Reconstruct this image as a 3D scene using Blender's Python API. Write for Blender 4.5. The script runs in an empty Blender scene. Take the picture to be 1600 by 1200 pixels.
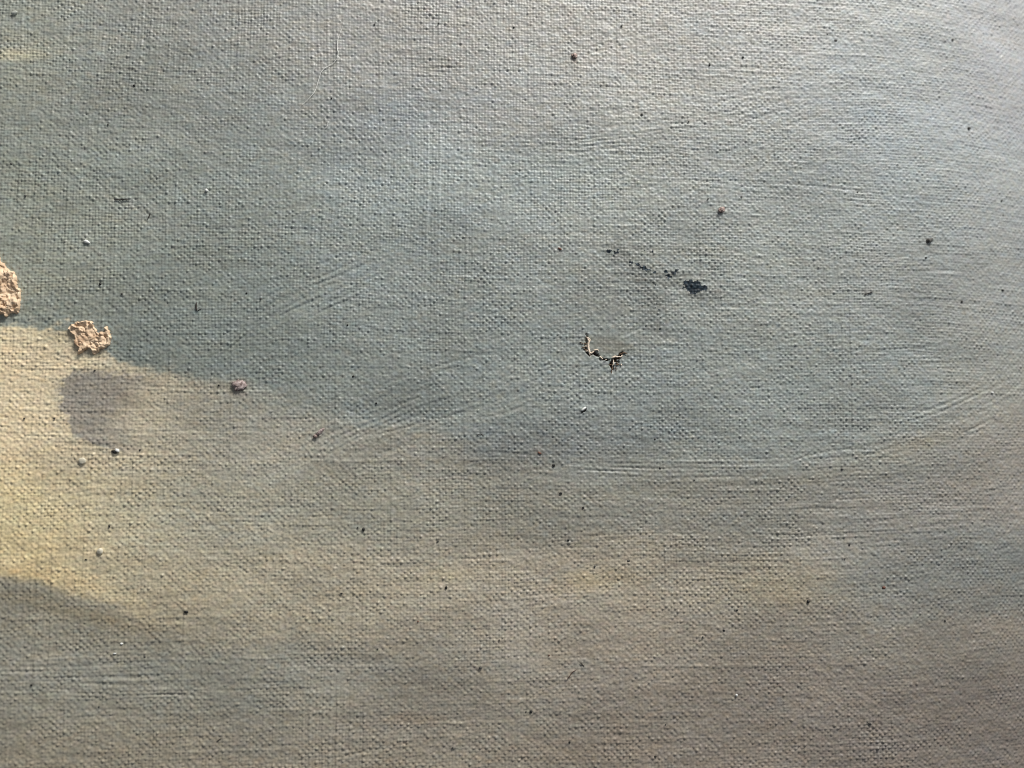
import bpy, math, random
import numpy as np
from mathutils import Vector, Matrix

sc = bpy.context.scene
R = math.radians
rng = np.random.default_rng(11)
random.seed(5)

# ------------------------------------------------------------------ camera
AIM = Vector((0.0, 0.0, 0.0))
DIST = 0.165
TILT_X, TILT_Y = R(4.5), R(5.5)            # camera stands a little left of and below the spot it looks at
CAM = AIM + DIST * Vector((-math.sin(TILT_X), -math.sin(TILT_Y), math.sqrt(1 - math.sin(TILT_X)**2 - math.sin(TILT_Y)**2)))
cam_d = bpy.data.cameras.new('camera'); cam = bpy.data.objects.new('camera', cam_d)
sc.collection.objects.link(cam); sc.camera = cam
cam_d.sensor_width = 36; cam_d.sensor_fit = 'HORIZONTAL'; cam_d.lens = 30
cam_d.clip_start = 0.005; cam_d.clip_end = 20
fw = (AIM - CAM).normalized()
right = fw.cross(Vector((0, 1, 0))).normalized()
up = right.cross(fw).normalized()
rot = Matrix((right, up, -fw)).transposed()
cam.matrix_world = Matrix.Translation(CAM) @ rot.to_4x4()
cam_d.dof.use_dof = True
cam_d.dof.focus_distance = DIST * 0.997
cam_d.dof.aperture_fstop = 8.5
TW = 36 / 30 / 2                             # tan of half the horizontal field

def at(px, py):
    """photo pixel (1600x1200) -> point on the canvas plane z=0"""
    d = fw + right * ((px - 800) / 800 * TW) + up * ((600 - py) / 800 * TW)
    t = -CAM.z / d.z
    return CAM.x + d.x * t, CAM.y + d.y * t

def to_px(X, Y):
    vx, vy, vz = X - CAM.x, Y - CAM.y, -CAM.z
    f = vx * fw.x + vy * fw.y + vz * fw.z
    r = (vx * right.x + vy * right.y + vz * right.z) / f
    u = (vx * up.x + vy * up.y + vz * up.z) / f
    return 800 + r / TW * 800, 600 - u / TW * 800
PX = 0.000124                                # metres per photo pixel at the centre

# ------------------------------------------------------------------ light
w = bpy.data.worlds.new('World'); sc.world = w; w.use_nodes = True
bg = w.node_tree.nodes['Background']; bg.inputs[0].default_value = (0.80, 0.88, 1.0, 1); bg.inputs[1].default_value = 0.19

def area(name, direction, dist, sx, sy, power, col):
    l = bpy.data.lights.new(name, 'AREA'); l.shape = 'RECTANGLE'; l.size = sx; l.size_y = sy
    l.energy = power; l.color = col
    o = bpy.data.objects.new(name, l); sc.collection.objects.link(o)
    d = Vector(direction).normalized(); o.location = d * dist
    o.rotation_euler = d.to_track_quat('Z', 'Y').to_euler()
    return o
# the window the painting is lit by: above, a little to the right
area('window_light', (0.30, 0.84, 0.43), 0.75, 0.32, 0.15, 8.2, (1.0, 0.985, 0.955))
# the brighter part of the room to the right, whose sheen shows at the upper right of the varnish
area('side_window_light', (0.74, 0.56, 0.52), 0.75, 0.36, 0.30, 1.35, (0.90, 0.95, 1.0))
sc.view_settings.view_transform = 'Standard'; sc.view_settings.look = 'None'
sc.view_settings.exposure = 0; sc.view_settings.gamma = 1
sc.render.engine = 'CYCLES'
sc.cycles.filter_width = 1.0

# ------------------------------------------------------------------ helpers
def S2L(c):
    c = np.asarray(c, float) / 255.0
    return np.where(c <= 0.04045, c / 12.92, ((c + 0.055) / 1.055) ** 2.4)

def interp_mat(n, m, pos):
    """cubic (Catmull-Rom) interpolation rows: values at pos (in cells 0..m-1)"""
    i = np.floor(pos).astype(int); f = pos - i
    A = np.zeros((n, m), np.float32)
    wts = [-0.5*f + f*f - 0.5*f**3, 1 - 2.5*f*f + 1.5*f**3, 0.5*f + 2*f*f - 1.5*f**3, -0.5*f*f + 0.5*f**3]
    for k, wt in enumerate(wts):
        idx = np.clip(i + k - 1, 0, m - 1)
        np.add.at(A, (np.arange(n), idx), wt)
    return A

def noise_grid(cy, cx):
    """smooth noise over the mesh grid, cell sizes in metres"""
    my = int((YS[-1] - YS[0]) / cy) + 4; mx = int((XS[-1] - XS[0]) / cx) + 4
    g = rng.standard_normal((my, mx)).astype(np.float32)
    A = interp_mat(len(YS), my, (YS - YS[0]) / cy + 1); B = interp_mat(len(XS), mx, (XS - XS[0]) / cx + 1)
    return A @ g @ B.T

TAB = rng.standard_normal((512, 512)).astype(np.float32)
def vnoise(a, b, seed=0):
    """value noise at any coordinates, smooth"""
    a = a + seed * 17.31; b = b + seed * 7.77
    i = np.floor(a).astype(np.int32); j = np.floor(b).astype(np.int32)
    fa = (a - i).astype(np.float32); fb = (b - j).astype(np.float32)
    fa = fa * fa * (3 - 2 * fa); fb = fb * fb * (3 - 2 * fb)
    i0 = i & 511; i1 = (i + 1) & 511; j0 = j & 511; j1 = (j + 1) & 511
    return ((TAB[i0, j0] * (1 - fb) + TAB[i0, j1] * fb) * (1 - fa) + (TAB[i1, j0] * (1 - fb) + TAB[i1, j1] * fb) * fa)

def sstep(e0, e1, x):
    t = np.clip((x - e0) / (e1 - e0), 0, 1); return t * t * (3 - 2 * t)

def material(name, col, rough=0.6, bump=0.0, bump_scale=2000, var=0.12, var_scale=900, col2=None, spec=0.4):
    m = bpy.data.materials.new(name); m.use_nodes = True
    nt = m.node_tree; b = nt.nodes['Principled BSDF']
    geo = nt.nodes.new('ShaderNodeTexCoord')
    n = nt.nodes.new('ShaderNodeTexNoise'); n.inputs['Scale'].default_value = var_scale; n.inputs['Detail'].default_value = 3
    nt.links.new(geo.outputs['Object'], n.inputs['Vector'])
    ramp = nt.nodes.new('ShaderNodeValToRGB')
    c1 = [c * (1 - var) for c in col]; c2 = list(col2) if col2 else [min(1, c * (1 + var)) for c in col]
    ramp.color_ramp.elements[0].position = 0.35; ramp.color_ramp.elements[1].position = 0.65
    ramp.color_ramp.elements[0].color = (*c1, 1); ramp.color_ramp.elements[1].color = (*c2, 1)
    nt.links.new(n.outputs['Fac'], ramp.inputs['Fac']); nt.links.new(ramp.outputs['Color'], b.inputs['Base Color'])
    b.inputs['Roughness'].default_value = rough; b.inputs['Specular IOR Level'].default_value = spec
    if bump:
        n2 = nt.nodes.new('ShaderNodeTexNoise'); n2.inputs['Scale'].default_value = bump_scale; n2.inputs['Detail'].default_value = 4
        nt.links.new(geo.outputs['Object'], n2.inputs['Vector'])
        bm_ = nt.nodes.new('ShaderNodeBump'); bm_.inputs['Distance'].default_value = bump; bm_.inputs['Strength'].default_value = 1
        nt.links.new(n2.outputs['Fac'], bm_.inputs['Height']); nt.links.new(bm_.outputs['Normal'], b.inputs['Normal'])
    return m

def mesh_np(name, V, F, mat, parent=None, smooth=True):
    me = bpy.data.meshes.new(name)
    V = np.asarray(V, np.float32); F = np.asarray(F, np.int32); k = F.shape[1]
    me.vertices.add(len(V)); me.vertices.foreach_set('co', V.ravel())
    me.loops.add(F.size); me.loops.foreach_set('vertex_index', F.ravel())
    me.polygons.add(len(F)); me.polygons.foreach_set('loop_start', np.arange(len(F), dtype=np.int32) * k)
    me.update(calc_edges=True)
    me.polygons.foreach_set('use_smooth', np.full(len(F), smooth))
    me.materials.append(mat)
    o = bpy.data.objects.new(name, me); sc.collection.objects.link(o)
    if parent: o.parent = parent
    return o

def tag(o, label, cat, group=None):
    o['label'] = label; o['category'] = cat
    if group: o['group'] = group
    return o

# ------------------------------------------------------------------ the sampling grid of the canvas
cor = [at(x, y) for x in (-25, 1625) for y in (-25, 1225)]
x0 = min(c[0] for c in cor); x1 = max(c[0] for c in cor); y0 = min(c[1] for c in cor); y1 = max(c[1] for c in cor)
STEP = 0.000155
def axis(a, b, lo, hi):
    fine = np.arange(a, b, STEP)
    k = 26; t = (np.arange(1, k + 1) / k) ** 2.2
    return np.concatenate([(a - (a - lo) * t)[::-1], fine, b + (hi - b) * t])
LO_X, HI_X, LO_Y, HI_Y = -0.215, 0.235, -0.165, 0.185
XS = axis(x0, x1, LO_X, HI_X); YS = axis(y0, y1, LO_Y, HI_Y)
X, Y = np.meshgrid(XS, YS); X = X.astype(np.float64); Y = Y.astype(np.float64)
PXX, PYY = to_px(X, Y)
PXX = np.clip(PXX, -2500, 4500).astype(np.float32); PYY = np.clip(PYY, -2500, 4500).astype(np.float32)
inside = (sstep(x0 - 0.002, x0, X) * sstep(x1 + 0.002, x1, X) * sstep(y0 - 0.002, y0, Y) * sstep(y1 + 0.002, y1, Y)).astype(np.float32)

# ------------------------------------------------------------------ relief: weave, brush marks, buckling
PU, PV = 0.000600, 0.000585                  # warp and weft spacing
bu = noise_grid(0.03, 0.02) * 0.5 + noise_grid(0.004, 0.0012) * 0.10 + noise_grid(0.0015, 0.0005) * 0.07
bv = noise_grid(0.02, 0.03) * 0.5 + noise_grid(0.0012, 0.004) * 0.13 + noise_grid(0.0005, 0.0018) * 0.09
u = X / PU + bu; v = Y / PV + bv
iu = np.floor(u + 0.5); jv = np.floor(v + 0.5)
fu = (u - iu).astype(np.float32); fv = (v - jv).astype(np.float32)
# thickness of each yarn changes along it (slubs)
tw = 1 + 0.17 * vnoise(jv * 3.0, u / 9, 1) + 0.12 * vnoise(jv * 3.0, u / 2.2, 2)
tp = 1 + 0.17 * vnoise(iu * 3.0, v / 9, 3) + 0.12 * vnoise(iu * 3.0, v / 2.2, 4)
sgn_j = 1 - 2 * (np.abs(jv) % 2); sgn_i = 1 - 2 * (np.abs(iu) % 2)
cell = vnoise(iu * 5.0, jv * 5.0, 6)         # every crossing sits a little differently
# how strongly warp or weft shows varies over the canvas
dom = np.clip(0.50 + 0.14 * noise_grid(0.02, 0.03) + 0.12 * noise_grid(0.004, 0.006) + 0.40 * sstep(500, 1100, PYY) - 0.15 * sstep(500, 0, PYY), 0, 1).astype(np.float32)
weft = 0.62 * tw * np.sqrt(np.clip(1 - (2 * fv / 1.10) ** 2, 0, 1)) + (0.74 - 0.22 * dom) * np.cos(np.pi * u) * sgn_j
warp = 0.58 * tp * np.sqrt(np.clip(1 - (2 * fu / 1.10) ** 2, 0, 1)) * (1 - 0.38 * dom) - (0.66 - 0.06 * dom) * np.cos(np.pi * v) * sgn_i
warp = warp - (-0.02 + 0.36 * dom + 0.14 * cell)
k = 6.0
FLOOR = 0.78 + 0.09 * noise_grid(0.003, 0.005)        # paint settled into the gaps
weave = np.log(np.exp(k * weft) + np.exp(k * warp) + np.exp(k * FLOOR)) / k + 0.15 * cell * np.clip(1 - 2 * np.abs(fu), 0, 1) * np.clip(1 - 2 * np.abs(fv), 0, 1) * 2
weave += 0.055 * vnoise(jv * 3.0, u / 40, 12) + 0.075 * vnoise(iu * 3.0, v / 60, 13)
weave -= weave.mean()
del weft, warp

# paint lies thicker in some places and softens the weave
fill = np.clip(0.50 + 0.06 * noise_grid(0.012, 0.018) + 0.05 * noise_grid(0.003, 0.006), 0.25, 0.85)
H = 0.00055 * (1 - fill) * weave * 1.0
H += 0.000028 * noise_grid(0.00034, 0.0004) + 0.000016 * noise_grid(0.0007, 0.0011)
H += 0.000022 * noise_grid(0.0025, 0.0032) + 0.00009 * noise_grid(0.011, 0.013)
# fine drag of the brush, nearly level everywhere
H += 0.0000055 * noise_grid(0.0004, 0.006) * (1 + 0.8 * noise_grid(0.012, 0.03))

# families of brush marks: x, y, angle up to the right, half length, half width, spacing, bend, strength
STROKES = [
 (430, 492, 31, 150, 46, 8.5, -0.0007, 2.4), (500, 450, 24, 110, 26, 10, -0.0006, 1.8),
 (640, 640, 20, 190, 55, 9, -0.0004, 1.7), (850, 600, 24, 230, 60, 10, 0.0004, 1.4),
 (700, 520, 27, 160, 60, 9, 0.0, 0.6), (960, 205, 6, 200, 40, 8, -0.0003, 1.3), (1150, 190, 13, 190, 42, 8, 0.0003, 1.0),
 (980, 74, 15, 80, 14, 8, 0.0, 1.1), (1450, 672, 16, 190, 52, 8.5, 0.0005, 1.3), (1080, 735, 0, 330, 34, 7, 0.0001, 1.2),
 (1252, 712, 17, 62, 9, 8, 0.0, 1.6), (1250, 812, 1, 330, 60, 9, 0.0001, 1.1), (200, 1070, 0, 330, 60, 9, 0.0, 1.2),
 (1500, 800, 10, 170, 60, 10, 0.0002, 0.8), (700, 92, -1, 120, 30, 8, 0.0, 0.9), (1010, 60, -42, 60, 42, 7, 0.0, 0.7),
 (90, 250, -36, 190, 130, 7, 0.0, 0.9), (300, 290, -40, 130, 90, 7, 0.0, 0.8), (330, 110, -45, 170, 120, 7, 0.0, 0.55),
 (1420, 1100, -33, 260, 130, 7.5, 0.0, 0.95), (1180, 1080, -38, 150, 80, 7, 0.0, 0.6), (1480, 400, 2, 90, 50, 8, 0.0, 0.9),
 (1330, 560, 6, 200, 60, 9, 0.0, 0.7), (120, 775, 12, 110, 16, 9, -0.0008, 1.1), (160, 640, 0, 170, 90, 8, 0.0, 0.9),
 (60, 560, -12, 130, 60, 8, 0.0, 0.9), (60, 700, -4, 150, 70, 8, 0.0, 0.8), (450, 810, 0, 320, 60, 8, 0.0, 0.7), (850, 870, 0, 340, 60, 9, 0.0, 0.7),
 (1540, 930, 14, 130, 40, 8, 0.0, 0.8), (430, 200, -48, 60, 60, 6.5, 0.0, 0.7), (420, 210, -30, 60, 26, 7, 0.0, 1.0),
 (1380, 230, -35, 150, 110, 7, 0.0, 0.55), (1230, 300, -5, 160, 40, 8, 0.0, 0.7), (240, 330, -38, 90, 40, 7, 0.0, 1.2),
 (700, 60, 0, 60, 12, 8, 0.0, 0.8), (230, 810, -20, 60, 40, 7, 0.0, 0.7), (560, 1180, 10, 120, 30, 9, 0.0, 0.6),
]
vis = inside > 0
for n, (cx, cy, ang, L, W_, sp, bend, amp) in enumerate(STROKES):
    a = R(ang)
    dx = PXX - cx; dy = -(PYY - cy)
    s = dx * math.cos(a) + dy * math.sin(a); t = -dx * math.sin(a) + dy * math.cos(a) - bend * s * s
    msk = np.abs(s) < 2.3 * L; msk &= np.abs(t) < 2.3 * W_; msk &= vis
    ss = s[msk]; tt = t[msk]
    jit = vnoise(ss / 60, tt / 30, 20 + n) * 1.0
    env = np.exp(-(ss / L) ** 2 - (tt / W_) ** 2) * np.clip(0.75 + 0.5 * vnoise(ss / 45, tt / 14, 60 + n), 0.1, 2)
    if ang < -15:
        ridge = 0.42 * vnoise((tt + jit) / (sp * 0.5), ss / 20, 100 + n)
    else:
        ridge = 0.5 * vnoise((tt + jit) / (sp * 0.5), ss / 90, 100 + n) + 0.75 * np.cos(2 * np.pi * (tt + 1.6 * jit) / sp + 2 * vnoise(ss / 110, tt / 25, 130 + n)) * np.clip(0.5 + 0.6 * vnoise(tt / sp * 0.7, ss / 60, 150 + n), 0, 1.3)
    ridge = np.where(ridge > 0, ridge, 1.5 * ridge)
    H[msk] *= 1 - 0.16 * np.clip(0.5 * env * amp, 0, 1.5)
    H[msk] += 0.000042 * amp * env * ridge
    del dx, dy, s, t, msk

# single scratches and ridges of thicker paint: polyline, width px, height m
def seg_dist(pts):
    best = None; par = None
    for (ax, ay), (bx, by) in zip(pts[:-1], pts[1:]):
        lx, ly = bx - ax, by - ay; ll = lx * lx + ly * ly
        t = np.clip(((PXX - ax) * lx + (PYY - ay) * ly) / ll, 0, 1)
        d = np.hypot(PXX - ax - t * lx, PYY - ay - t * ly)
        best = d if best is None else np.minimum(best, d)
    return best
RIDGES = [
 ([(308, 280), (316, 290), (326, 302), (334, 316)], 1.6, -0.00013), ([(300, 276), (312, 281), (330, 300)], 2.0, 0.00005),
 ([(334, 316), (333, 330), (328, 338)], 1.6, -0.00006), ([(342, 340), (352, 338)], 1.6, -0.00006),
 ([(683, 490), (684, 520)], 3, 0.00022), ([(682, 530), (683, 560), (680, 592)], 3, 0.00014),
 ([(665, 195), (690, 222)], 3, 0.00015), ([(640, 190), (668, 215), (672, 235)], 3, 0.00005),
 ([(1228, 725), (1262, 711), (1322, 702)], 2.0, -0.00010), ([(1228, 727), (1262, 715), (1322, 706)], 2.0, 0.00005),
 ([(1040, 252), (1100, 242), (1150, 228)], 2.5, 0.00007), ([(1090, 246), (1150, 233)], 1.6, -0.00005),
 ([(930, 88), (960, 78), (980, 70)], 1.8, -0.00007), ([(1118, 455), (1128, 470)], 2, 0.00004),
 ([(0, 12), (12, 8), (20, 3)], 2.2, -0.00012), ([(160, 776), (190, 774), (222, 760)], 1.8, -0.00006), ([(165, 780), (192, 777), (226, 763)], 2, 0.00004),
 ([(860, 735), (960, 734), (1150, 736)], 1.6, -0.00006), ([(700, 722), (800, 726), (900, 732)], 1.6, -0.00004),
 ([(880, 793), (1100, 790), (1300, 796)], 1.4, -0.00003), ([(50, 240), (90, 262), (140, 300)], 1.6, -0.00003),
 ([(400, 460), (440, 444), (500, 420)], 1.6, -0.00007), ([(380, 478), (430, 452), (520, 420)], 2.0, 0.00003),
 ([(1345, 683), (1480, 672), (1530, 660)], 1.6, -0.00004), ([(1400, 1057), (1500, 1055), (1580, 1050)], 1.5, 0.00003),
 ([(360, 715), (371, 717)], 2, 0.00004), ([(192, 310), (180, 311)], 1.2, -0.00003),
]
for pts, wd, hh in RIDGES:
    xs_ = [p[0] for p in pts]; ys_ = [p[1] for p in pts]
    d = seg_dist(pts) + 0.8 * vnoise(PXX / 5, PYY / 5, 77); H += 0.55 * hh * np.exp(-(d / (0.8 * wd)) ** 2) * np.clip(0.6 + 0.5 * vnoise(PXX / 12, PYY / 12, 78), 0, 1.4)
# long straight slubs: single yarns that are thicker for some way
for q in range(100):
    j = rng.integers(-170, 170) if q % 3 == 0 else rng.integers(-128, 128); cx = rng.uniform(-0.1, 0.1); L = rng.uniform(0.002, 0.016)
    if q % 3 == 0:
        m_ = (iu == j) ; H += np.where(m_, 0.000034 * np.exp(-((Y - cx) / L) ** 2) * (1 - (2 * fu) ** 2), 0)
    else:
        m_ = (jv == j) ; H += np.where(m_, 0.000030 * np.exp(-((X - cx) / L) ** 2) * (1 - (2 * fv) ** 2), 0)

# the worn L-shaped tear
TEAR = [[(916, 522), (917, 530), (915, 540), (916, 549), (921, 554)], [(922, 554), (929, 551), (935, 555)],
        [(938, 560), (945, 562), (953, 562)], [(972, 552), (966, 559), (957, 563), (954, 570), (958, 576)], [(958, 562), (967, 566)]]
tear = np.zeros_like(H)
for pts, wd in zip(TEAR, (0.7, 1.6, 0.5, 1.8, 1.1)):
    d = seg_dist(pts) + 0.7 * vnoise(PXX / 2.2, PYY / 2.2, 9)
    tear = np.maximum(tear, sstep(wd + 0.9, wd - 0.6, d))
lip = np.exp(-(((PXX - 948) / 38) ** 2 + ((PYY - 540) / 20) ** 2) ** 2)      # scraped flap between the two cuts
H = H * (1 - 0.45 * lip) - 0.00006 * lip
H -= 0.00085 * tear
H *= inside
# canvas falls back slightly towards its right edge
sag = -0.20 * np.clip(X - 0.070, 0, 0.05) ** 2 / 0.05
Z = H + sag
print('relief', H[vis].std(), H[vis].min(), H[vis].max())

# ------------------------------------------------------------------ paint colours (the paint's own colour times a painted light falloff, linear)
GX = np.array([0, 200, 400, 600, 800, 1000, 1200, 1400, 1600], float)
SKY_Y = np.array([0, 150, 300, 450, 600, 750], float)
SKY = [
 [(134,138,128),(140,143,137),(148,149,144),(160,158,154),(166,165,160),(172,170,165),(172,172,168),(166,170,170),(168,168,170)],
 [(132,137,127),(133,137,130),(140,144,139),(150,152,150),(157,158,155),(163,164,159),(160,163,161),(154,161,163),(162,164,168)],
 [(132,138,127),(132,139,131),(135,143,138),(136,146,144),(146,154,152),(150,156,151),(148,155,152),(148,156,156),(152,157,158)],
 [(134,140,128),(128,136,128),(126,135,130),(134,142,139),(138,146,143),(142,148,143),(143,149,144),(143,148,145),(147,150,148)],
 [(132,138,126),(126,134,126),(126,134,128),(130,138,134),(132,140,136),(134,142,139),(138,146,142),(138,145,142),(145,146,138)],
 [(132,132,120),(130,132,120),(130,134,124),(130,134,126),(128,131,126),(132,136,130),(136,141,136),(138,142,136),(142,142,134)]]
LAND_Y = np.array([450, 600, 700, 800, 900, 1000, 1100, 1200], float)
LAND = [
 [(222,203,160),(196,184,148),(156,155,136),(142,144,130),(138,142,130),(138,142,132),(140,144,134),(140,144,134),(146,145,136)],
 [(222,202,162),(192,178,146),(150,148,133),(144,144,130),(136,138,126),(136,140,130),(138,142,132),(140,142,132),(148,145,134)],
 [(218,198,158),(188,176,146),(160,156,138),(148,146,131),(138,136,122),(138,138,126),(140,140,130),(142,140,130),(148,143,132)],
 [(204,188,142),(184,174,142),(160,157,136),(150,147,128),(140,136,120),(142,139,126),(144,141,128),(146,144,134),(146,142,132)],
 [(200,176,126),(178,166,134),(172,163,136),(164,155,134),(160,151,132),(158,148,126),(154,147,127),(142,142,132),(134,138,132)],
 [(148,142,124),(152,143,120),(156,148,126),(160,152,132),(156,149,132),(154,144,126),(150,141,124),(144,138,124),(142,134,120)],
 [(146,142,126),(148,143,126),(150,144,126),(152,144,128),(150,142,125),(148,138,122),(146,136,122),(144,134,121),(142,132,120)],
 [(146,138,118),(148,140,120),(150,141,121),(150,141,122),(150,141,122),(148,137,121),(146,135,120),(144,133,120),(142,131,119)]]

def field(tab, ys):
    t = np.array(tab, float)
    xx = np.clip(PXX + 30 * wx, 0, 1600); yy = np.clip(PYY + 22 * wy, ys[0], ys[-1])
    gx = np.interp(xx, GX, np.arange(len(GX))); gy = np.interp(yy, ys, np.arange(len(ys)))
    i = np.clip(np.floor(gx).astype(int), 0, len(GX) - 2); j = np.clip(np.floor(gy).astype(int), 0, len(ys) - 2)
    a = (gx - i); b = (gy - j); a = (a * a * (3 - 2 * a))[..., None]; b = (b * b * (3 - 2 * b))[..., None]
    return (t[j, i] * (1 - a) + t[j, i + 1] * a) * (1 - b) + (t[j + 1, i] * (1 - a) + t[j + 1, i + 1] * a) * b
wx = (noise_grid(0.008, 0.014) * 0.8 + noise_grid(0.002, 0.006) * 0.4).astype(np.float32)
wy = (noise_grid(0.008, 0.018) * 0.7 + noise_grid(0.0012, 0.008) * 0.35 + noise_grid(0.0006, 0.003) * 0.15).astype(np.float32)

yb = np.interp(PXX, [0, 60, 110, 150, 185, 230, 300, 400, 480, 560, 690, 760, 900, 1100, 1250, 1400, 1500, 1600],
                    [492, 500, 510, 540, 572, 584, 590, 603, 628, 650, 654, 705, 722, 726, 742, 716, 672, 640])
wd = np.interp(PXX, [0, 200, 300, 420, 560, 690, 800, 1200, 1600], [10, 9, 18, 60, 22, 24, 50, 66, 80])
ragged = 5 * vnoise(PXX / 14, PYY / 5, 95) + 3 * vnoise(PXX / 5, PYY / 2.6, 96)
land_m = sstep(-1, 1, (PYY + 11 * wy + ragged - yb) / wd)[..., None]
C = field(SKY, SKY_Y) * (1 - land_m) + field(LAND, LAND_Y) * land_m

def blob(cx, cy, rx, ry, ang, col, st, p=1.0, wob=0.18):
    global C
    a = R(ang); dx = PXX - cx; dy = -(PYY - cy)
    s = (dx * math.cos(a) + dy * math.sin(a)) / rx; t = (-dx * math.sin(a) + dy * math.cos(a)) / ry
    q = s * s + t * t + wob * (wx + wy)
    m_ = st * np.exp(-np.clip(q, 0, None) ** p)
    C = C * (1 - m_[..., None]) + np.array(col, float) * m_[..., None]

# clouds and strokes in the sky
blob(25, 86, 42, 10, 0, (186,176,142), 0.9, 1.5)
blob(20, 78, 90, 60, 0, (152,152,134), 0.35)
blob(190, 150, 60, 40, 0, (124,126,118), 0.6)
blob(100, 340, 120, 60, 0, (140,143,128), 0.5)
blob(620, 195, 80, 50, 10, (132,140,145), 0.8)
blob(400, 190, 60, 30, 0, (128,137,136), 0.6)
blob(690, 215, 36, 26, 0, (160,168,168), 0.6)
blob(230, 335, 70, 22, -25, (152,155,148), 0.6)
blob(680, 290, 120, 46, 0, (154,165,165), 0.75)
blob(850, 265, 110, 36, 0, (158,168,165), 0.7)
blob(1100, 330, 120, 40, 0, (142,148,146), 0.4)
blob(1390, 180, 130, 60, 0, (160,168,172), 0.5)
blob(560, 275, 50, 40, 0, (146,155,155), 0.5)
blob(700, 100, 80, 16, 0, (144,143,138), 0.5)
blob(760, 150, 90, 14, 0, (146,150,152), 0.5)
blob(440, 55, 100, 60, 0, (152,151,146), 0.5)
blob(260, 380, 140, 90, 0, (126,133,125), 0.4)
blob(300, 520, 150, 50, 0, (120,130,126), 0.55)
blob(330, 575, 80, 10, 0, (122,130,126), 0.6)
blob(230, 455, 60, 40, 0, (122,130,124), 0.4)
blob(90, 435, 90, 55, 0, (142,143,126), 0.55)
blob(560, 560, 130, 70, 0, (122,130,126), 0.4)
blob(640, 625, 80, 26, 4, (116,123,119), 0.8, 1.6)
blob(870, 690, 160, 34, 4, (110,115,114), 0.8, 1.4)
blob(960, 665, 120, 36, 0, (120,127,126), 0.4)
blob(1130, 640, 150, 34, 0, (130,138,136), 0.5)
blob(1000, 600, 170, 50, 0, (134,142,140), 0.4)
blob(1380, 250, 130, 50, 10, (144,152,155), 0.45)
blob(1400, 60, 110, 36, 0, (152,158,160), 0.4)
blob(1240, 300, 120, 40, 0, (146,152,150), 0.3)
blob(900, 400, 140, 50, 0, (146,149,142), 0.3)
blob(990, 470, 60, 40, 0, (128,131,126), 0.5)
blob(1010, 60, 160, 60, 0, (176,171,163), 0.4)
# land
blob(1100, 768, 190, 14, 0, (126,126,112), 0.6, 1.3)
blob(1250, 745, 260, 10, 3, (128,128,116), 0.5, 1.3)
blob(1420, 700, 120, 14, 16, (150,142,120), 0.5)
blob(760, 800, 240, 30, 0, (132,130,114), 0.5)
blob(1120, 810, 260, 22, 0, (132,134,124), 0.5)
blob(300, 780, 90, 60, 0, (154,150,130), 0.4)
blob(390, 830, 130, 40, 0, (150,148,132), 0.35)
blob(540, 770, 120, 40, 0, (144,143,126), 0.35)
blob(500, 920, 200, 60, 0, (178,167,138), 0.6)
blob(730, 890, 90, 30, 0, (170,160,134), 0.5)
blob(700, 898, 40, 10, 0, (178,166,124), 0.4)
blob(930, 905, 60, 18, 8, (170,154,116), 0.6)
blob(1210, 920, 80, 26, 0, (164,151,118), 0.6)
blob(1060, 900, 90, 36, 0, (162,153,134), 0.4)
blob(880, 1005, 110, 26, 0, (150,137,116), 0.4)
blob(1480, 900, 130, 34, 8, (134,138,132), 0.6)
blob(1560, 945, 70, 22, 12, (126,130,122), 0.6)
blob(1420, 968, 70, 10, 10, (142,144,134), 0.5)
# darker ground under the lit bank, with its crisp upper edge at the left
lowb = np.interp(PXX, [0, 60, 120, 180, 230, 300, 420, 620, 900], [893, 903, 922, 946, 974, 996, 1008, 1014, 1030])
loww = np.interp(PXX, [0, 100, 220, 320, 500, 900], [9, 10, 12, 18, 26, 60])
ml = sstep(-1, 1, (PYY + 7 * wy - lowb) / loww) * sstep(900, 350, PXX) * sstep(1180, 1080, PYY)
C = C * (1 - ml[..., None]) + np.array((143, 139, 122), float) * ml[..., None]
mb = np.exp(-((PYY + 6 * wy - lowb + 22) / 16) ** 2) * sstep(330, 60, PXX) * 0.65
C = C * (1 - mb[..., None]) + np.array((210, 190, 142), float) * mb[..., None]
blob(150, 965, 120, 12, -14, (142,128,98), 0.6)
blob(70, 935, 90, 14, -8, (138,132,112), 0.5)
blob(110, 1060, 220, 34, 0, (143,143,131), 0.7)
blob(330, 1050, 150, 28, 0, (138,138,124), 0.5)
blob(370, 1090, 50, 14, 0, (146,150,140), 0.4)
blob(600, 1045, 160, 18, 0, (148,146,134), 0.4)
blob(650, 1125, 70, 12, 0, (148,130,106), 0.5)
blob(900, 1170, 140, 20, 0, (148,132,114), 0.4)
# plum-grey dab on the yellow bank
xl = np.interp(PYY, [575, 588, 610, 640, 660, 680, 696, 708], [135, 112, 96, 98, 107, 124, 150, 190])
mot = 3.5 * vnoise(PXX / 9, PYY / 5, 91) + 2.5 * vnoise(PXX / 3.5, PYY / 2.5, 92)
md = sstep(-6, 6, PXX - xl + 7 * wy + 4 * wx + mot) * sstep(572, 590, PYY + 6 * wx + mot) * sstep(716, 694, PYY + 5 * wy + mot)
md = np.clip(md * (0.92 - 0.90 * sstep(150, 270, PXX + 22 * wx)), 0, 0.95)
C = C * (1 - md[..., None]) + np.array((142, 136, 124), float) * md[..., None]
# scraped, dirtier spot by the tear
blob(950, 541, 34, 16, -8, (122,120,108), 0.75, 1.8)
blob(905, 545, 28, 14, 0, (130,136,130), 0.4)
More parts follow.
